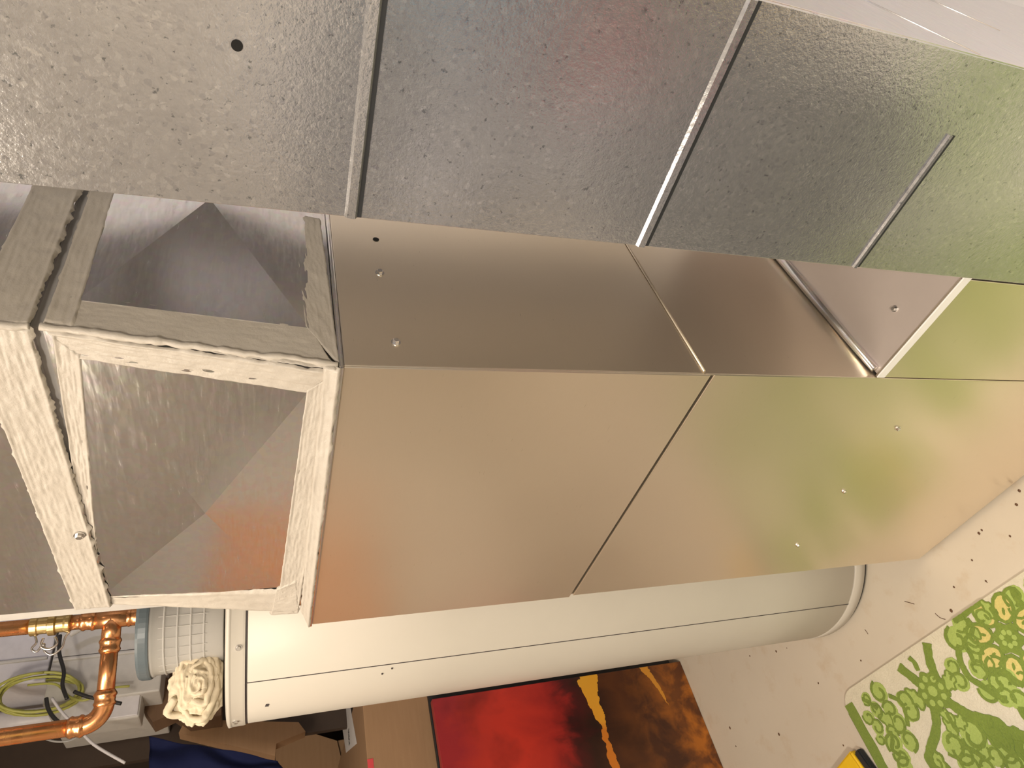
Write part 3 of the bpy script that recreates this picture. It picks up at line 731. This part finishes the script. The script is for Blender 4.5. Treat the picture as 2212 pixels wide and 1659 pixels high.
def blob(c, rx, ry, ang, mi, h, lobes=0, la=.2, n=28):
    pts = []
    for k in range(n):
        a = 2*math.pi*k/n; r = 1+la*math.cos(lobes*a) if lobes else 1
        r *= 1+.05*noise.noise(Vector((k*.9,c.x*30,c.y*30)))
        x, y = rx*r*math.cos(a), ry*r*math.sin(a)
        pts.append(Vector((c.x+x*math.cos(ang)-y*math.sin(ang), c.y+x*math.sin(ang)+y*math.cos(ang), c.z)))
    flat(pts, mi, h)
Z3 = Vector((0,0,0))
def curl(c, r, ang, sgn=1):
    """scroll: light filled lobe, dark outline spiral"""
    blob(c, r*1.0, r*.9, ang, 2, .0012)
    P = []
    for k in range(15):
        t = k/14; a = ang+sgn*t*5.6; rr = r*(1.05-.72*t)
        P.append(Vector((c.x+rr*math.cos(a), c.y+rr*math.sin(a), 0)))
    stroke(P, r*.27, 1, .0022, 2)
def leaf(c, r, ang, mi=2):
    P = []
    for k in range(24):
        a = 2*math.pi*k/24; rr = r*(1.25-.55*abs(math.sin(a))+.16*math.cos(5*a))
        P.append(Vector((c.x+rr*math.cos(a+ang)*1.1, c.y+rr*math.sin(a+ang)*.8, 0)))
    flat(P, mi, .0014)
    stroke(P+[P[0]], r*.2, 1, .0022, 1)
def flower(c, r, n=8):
    blob(c, r*.42, r*.42, 0, 1, .0018, 6, .15)
    for k in range(n):
        a = 2*math.pi*k/n+.2; p = c+Vector((math.cos(a), math.sin(a), 0))*r*.82
        blob(p, r*.36, r*.27, a, 3, .0014)
        ring = [Vector((p.x+r*.38*math.cos(t)*math.cos(a)-r*.28*math.sin(t)*math.sin(a), p.y+r*.38*math.cos(t)*math.sin(a)+r*.28*math.sin(t)*math.cos(a), 0)) for t in [2*math.pi*j/12 for j in range(13)]]
        stroke(ring, r*.10, 1, .0020, 1)
        blob(c+Vector((math.cos(a), math.sin(a), 0))*r*.72, r*.10, r*.04, a, 1, .0022)
    for k in range(7):
        a = 2*math.pi*k/7; blob(c+Vector((math.cos(a), math.sin(a), 0))*r*.18, r*.07, r*.07, 0, 2, .0028)
def medal(c, r):
    blob(c, r, r, 0, 1, .0020, 9, .10, 40)
    for k in range(8):
        a = 2*math.pi*k/8; blob(c+Vector((math.cos(a), math.sin(a), 0))*r*.66, r*.17, r*.17, 0, 2, .0028)
    blob(c, r*.28, r*.28, 0, 2, .0028)
SC = 1/2.968/1440*2.35    # crop pixel -> metres on the rug
def pattern(off=Z3, full=True):
    def q(x, y): p = crop(x, y)+off; return Vector((p.x, p.y, 0))
    def ok(x, y, r): p = q(x, y); return RX0+.02+r < p.x < RX1-r*.6 and RY0+r < p.y < RY1-.035-r
    S_ = lambda pts: [q(*p) for p in pts]
    def ST(pts, w, mi=1, h=.0022):
        P = S_(pts); P = [p for p in P if RX0+.02 < p.x < RX1 and RY0+.01 < p.y < RY1-.01]
        if len(P) > 2: stroke(P, w*SC, mi, h)
    ST([(1345,858),(1360,960),(1395,1060),(1440,1140),(1480,1230),(1600,1310),(1720,1350),(1800,1370),(1870,1430),(1965,1450),(2100,1480),(2250,1440)], 42)
    ST([(1165,1010),(1240,1070),(1310,1130),(1350,1190),(1385,1260),(1405,1350),(1400,1440),(1370,1530),(1360,1600),(1400,1670),(1450,1760)], 42)
    ST([(1230,950),(1265,985),(1290,1035)], 22); 
    if ok(1385,1165,.03): medal(q(1385,1165), 82*SC)
    for x, y, r, a, s in ((1040,1175,50,0,1),(955,1215,32,2,1),(1110,1285,42,1,-1),(1018,1285,38,3,1),(1200,1225,46,4,1),(1240,1300,45,5,-1),(1160,1365,46,2,1),
        (972,1335,36,1,1),(1030,1400,36,0,-1),(1228,1480,48,3,1),(1135,1500,50,2,-1),(1185,1585,46,1,1),(1050,1475,28,1,1),(1205,1655,46,5,1),(1120,1430,36,4,1),
        (1540,835,56,0,1),(1645,850,46,3,-1),(1875,480,52,1,1),(1905,560,46,2,-1),(1765,565,40,1,1),(1655,640,42,0,-1),(1700,692,38,4,1),(1560,725,42,2,1),(1940,640,42,1,1),
        (1505,1005,38,2,1),(1560,1110,42,1,-1),(1670,1020,44,3,1),(1785,1020,50,5,1),(1860,1090,46,2,-1),(1748,1165,48,1,1),(1845,1205,42,4,1),(1925,1215,44,3,1),(1945,1075,40,1,1),(1800,1120,38,0,1),
        (1512,1500,58,2,1),(1642,1455,66,0,-1),(1590,1565,52,1,1),(1780,1580,42,3,1),(1700,1560,36,5,-1),(1872,1560,44,1,1),(1410,1625,44,0,1),(1610,1640,50,4,1),(1720,1650,46,2,1),(1920,1640,46,2,-1),
        (2050,1560,50,1,1),(2100,1250,55,2,1),(2080,700,50,1,-1),(2050,500,55,3,1),(2150,950,60,2,1)):
        if ok(x, y, r*SC): curl(q(x, y), r*SC, a, s)
    for x, y, r, a in ((1275,1215,44,.6),(1085,1345,40,1.2),(1690,955,56,.4),(1490,1100,40,2),(1820,490,44,.8),(1560,1365,34,1.7),(1480,1330,34,.9),(1500,1405,32,.3),(1640,790,34,1.1),(1745,640,34,.3)):
        if ok(x, y, r*SC): leaf(q(x, y), r*SC, a)
    for x, y, r, a in ((1790,1445,66,.9),(1935,1510,72,.5),(1430,1625,50,.2),(2080,1400,64,.5)):
        if ok(x, y, r*SC): leaf(q(x, y), r*SC, a, 1)
    for pts, w in (([(1100,1195),(1165,1225),(1205,1290),(1225,1390)],20), ([(930,1215),(985,1245),(1030,1280)],18), ([(1110,1420),(1125,1480),(1125,1540),(1180,1580)],20),
        ([(1850,440),(1890,500),(1915,560),(1960,620)],28), ([(1515,715),(1570,690),(1625,640),(1690,600)],24), ([(1555,870),(1550,930),(1570,1000),(1620,1080),(1700,1130),(1790,1190),(1860,1220)],26),
        ([(1610,900),(1640,960),(1650,1000)],20), ([(1730,520),(1760,580),(1775,650)],18), ([(1780,1030),(1850,1060),(1920,1100),(1965,1130)],24), ([(1570,1470),(1600,1520),(1680,1570),(1720,1600)],22),
        ([(1600,700),(1640,760),(1620,820)],20), ([(1470,1300),(1510,1370),(1550,1430)],20)):
        ST(pts, w)
    if ok(1870,830,.06): flower(q(1870,830), 150*SC)
pattern()
for dx, dy in ((-.02,-.74), (-.45,-.35), (-.47,.34), (-.42,-1.08), (.02,-1.45), (-.16,-.60), (-.33,-1.2), (-.25,-1.6), (-.38,.02), (-.86,-.02), (-.88,-.75),(-.45,-1.75)): pattern(Vector((dx,dy,0)))
# green border band at the short end and narrow green binding
prev = None
P = [(RX1-.03-k*.02) for k in range(45)]
for x0, x1 in zip(P[:-1], P[1:]):
    w0 = .034+.006*noise.noise(Vector((x0*20,0,0))); w1 = .034+.006*noise.noise(Vector((x1*20,0,0)))
    flat([Vector((x0,RY1-.001,0)), Vector((x0,RY1-w0,0)), Vector((x1,RY1-w1,0)), Vector((x1,RY1-.001,0))], 1, .0018)
prism_bm = bmesh.new()
rug = obj('rug', bm, [M['rug_cream'], M['rug_green'], M['rug_light'], M['rug_yellow']])
tag(rug, 'cream rug with green scrolling vines and a yellow flower lying on the concrete floor', 'rug')
obj('edge_binding', tube(bmesh.new(), [(RX0,RY1+.001,.004),(RX1-.05,RY1+.001,.004)], .0042, 8), M['rug_green'], rug, smooth=True)

ty = onfloor(1866, 1652); tl = thing('yellow_tool_case', 'yellow plastic case with black end on the floor beside the rug', 'case', (ty.x, ty.y, 0))
ux = (onfloor(1880,1640)-onfloor(1830,1700)).normalized(); uy = Vector((-ux.y, ux.x, 0))
def obx(c, a, b0, b1, z0, z1):
    return prism(bmesh.new(), [c+ux*a[0]+uy*b0+Vector((0,0,z0)), c+ux*a[1]+uy*b0+Vector((0,0,z0)), c+ux*a[1]+uy*b1+Vector((0,0,z0)), c+ux*a[0]+uy*b1+Vector((0,0,z0))], (0,0,z1-z0))
c0 = onfloor(1872,1642)
tb = obx(c0, (-.14,-.004), -.03, .035, 0, .03); bmesh.ops.bevel(tb, geom=list(tb.edges), offset=.006, segments=3, affect='EDGES')
obj('case_body', tb, M['yellow'], tl)
tb = obx(c0, (-.006,.018), -.038, .026, 0, .022); bmesh.ops.bevel(tb, geom=list(tb.edges), offset=.004, segments=2, affect='EDGES')
obj('black_end', tb, M['charcoal'], tl)

# scattered grit on the slab
grit = [(1677,1407,3),(1620,1417,2),(1683,1586,4),(1577,1572,4),(1860,1427,2),(1845,1492,2),(1768,1476,2),(1700,1400,1),(2055,1319,4),(2061,1268,2),(2130,1255,2),(2115,1152,3),(2121,1145,2),
        (2182,1158,2),(2100,1210,2),(1938,1428,3),(1768,1475,2),(1822,1610,2),(2202,1060,3),(2196,1090,3),(1590,1612,2)]
for x, y, s in grit:
    p = onfloor(x, y); bm = bmesh.new(); bmesh.ops.create_icosphere(bm, subdivisions=1, radius=.0016*s*.55+.0008)
    for v in bm.verts: v.co = Vector((v.co.x*(1+random.random()*.5), v.co.y, max(v.co.z*.5,-.0004)))+Vector((p.x,p.y,.0006))
    o = obj('grit_speck', bm, M['debris']); tag(o, 'tiny brown speck of grit scattered on the pale concrete floor', 'grit', 'grit specks on the floor')
for x0, y0, x1, y1, x2, y2 in ((1954,1299,1965,1302,1975,1305),(2020,1325,2030,1334,2042,1338),(1868,1360,1872,1365,1875,1370),(2128,1254,2130,1256,2133,1259)):
    o = obj('hair_fibre', tube(bmesh.new(), smooth_path([onfloor(x0,y0,.001), onfloor(x1,y1,.001), onfloor(x2,y2,.001)], 4), .0008, 5), M['debris'])
    tag(o, 'short dark fibre lying on the pale concrete floor', 'fibre', 'fibres on the floor')

# ------------------------------------------------------------------ unseen furniture added for the sheet metal to reflect
sh = thing('reflection_shelf', 'dark open shelf added out of view for the duct to reflect', 'shelf', (-1.08, .7, 0))  # unseen shelf added to darken the duct's reflections
for z in (.0,.40,.95,1.45): obj('shelf_board', bx(-1.27, -.90, .14, 1.28, z, z+.025), M['shelf'], sh)
for y in (.115, 1.28): obj('side_panel', bx(-1.27, -.90, y, y+.025, 0, 1.478), M['shelf'], sh)
obj('back_panel', bx(-1.29, -1.27, .115, 1.305, 0, 1.478), M['shelf'], sh)
for y0, y1, z, h, m_, lab in ((.67,.82,.425,.20,'paper','added small white box on the lower shelf'),(1.0,1.25,.975,.2,'paper','added bright white box on the middle shelf'),(.16,.30,.026,.25,'yellow','added yellow box on the bottom shelf'),(.55,.72,.975,.10,'paper','added flat white box on the middle shelf'),(.70,1.1,.026,.28,'paper','added white box on the bottom shelf'),(.50,.64,.425,.34,'red','added red bin on the lower shelf'),(.85,1.15,.425,.40,'white','added white bin at the right of the lower shelf'),(.78,.96,.975,.17,'white','added low white bin on the middle shelf'),
        (.22,.48,.975,.35,'cyan','added blue bin on the middle shelf'),(.68,1.0,1.479,.16,'white','added wide white bin on top of the shelf')):
    o = obj('reflection_bin', bx(-1.22, -.91, y0, y1, z+.0005, z+h, bev=.01), M[m_]); tag(o, lab, 'bin', 'bins on the added reflection shelf')  # unseen bins added as pale and coloured patches in the duct's reflection
oc = thing('reflection_cupboard', 'orange pine cupboard added out of view to tint the metal reflections', 'cupboard', (-.9, YL-.02, 1.0))  # unseen cupboard added to turn the creased panel's reflection orange
obj('cupboard_body', bx(-1.25, -.35, YL-.32, YL-.002, .95, 2.25, bev=.005), M['pine'], oc)
for x0, x1 in ((-1.24,-.81),(-.79,-.36)): obj('cupboard_door', bx(x0, x1, YL-.34, YL-.321, .96, 2.24, bev=.004), M['pine'], oc)
o = obj('reflection_tote', bx(-.62,-.22,.32,1.0,.012,.58, bev=.03), M['charcoal']); tag(o, 'dark tote added out of view for a dark reflection in the duct', 'tote')  # unseen box standing in for the viewer's dark reflection
for nm, loc, col in (('ceiling_lamp', (-.3,1.15,2.63), 0), ('ceiling_lamp', (-1.7,-.9,2.63), 0)):
    t = thing(nm, 'round ceiling lamp above the '+('furnace' if loc[1]>0 else 'rear of the room, added with the fill light'), 'lamp', (loc[0], loc[1], ZC-.02), 'ceiling lamps')  # the rear fixture is an unseen addition over the fill light
    obj('lamp_base', lathe(bmesh.new(), [(.16,.02),(.165,.03),(.165,ZC-loc[2]-.001),(.02,ZC-loc[2]-.001)], 40, loc), M['lamp'], t)
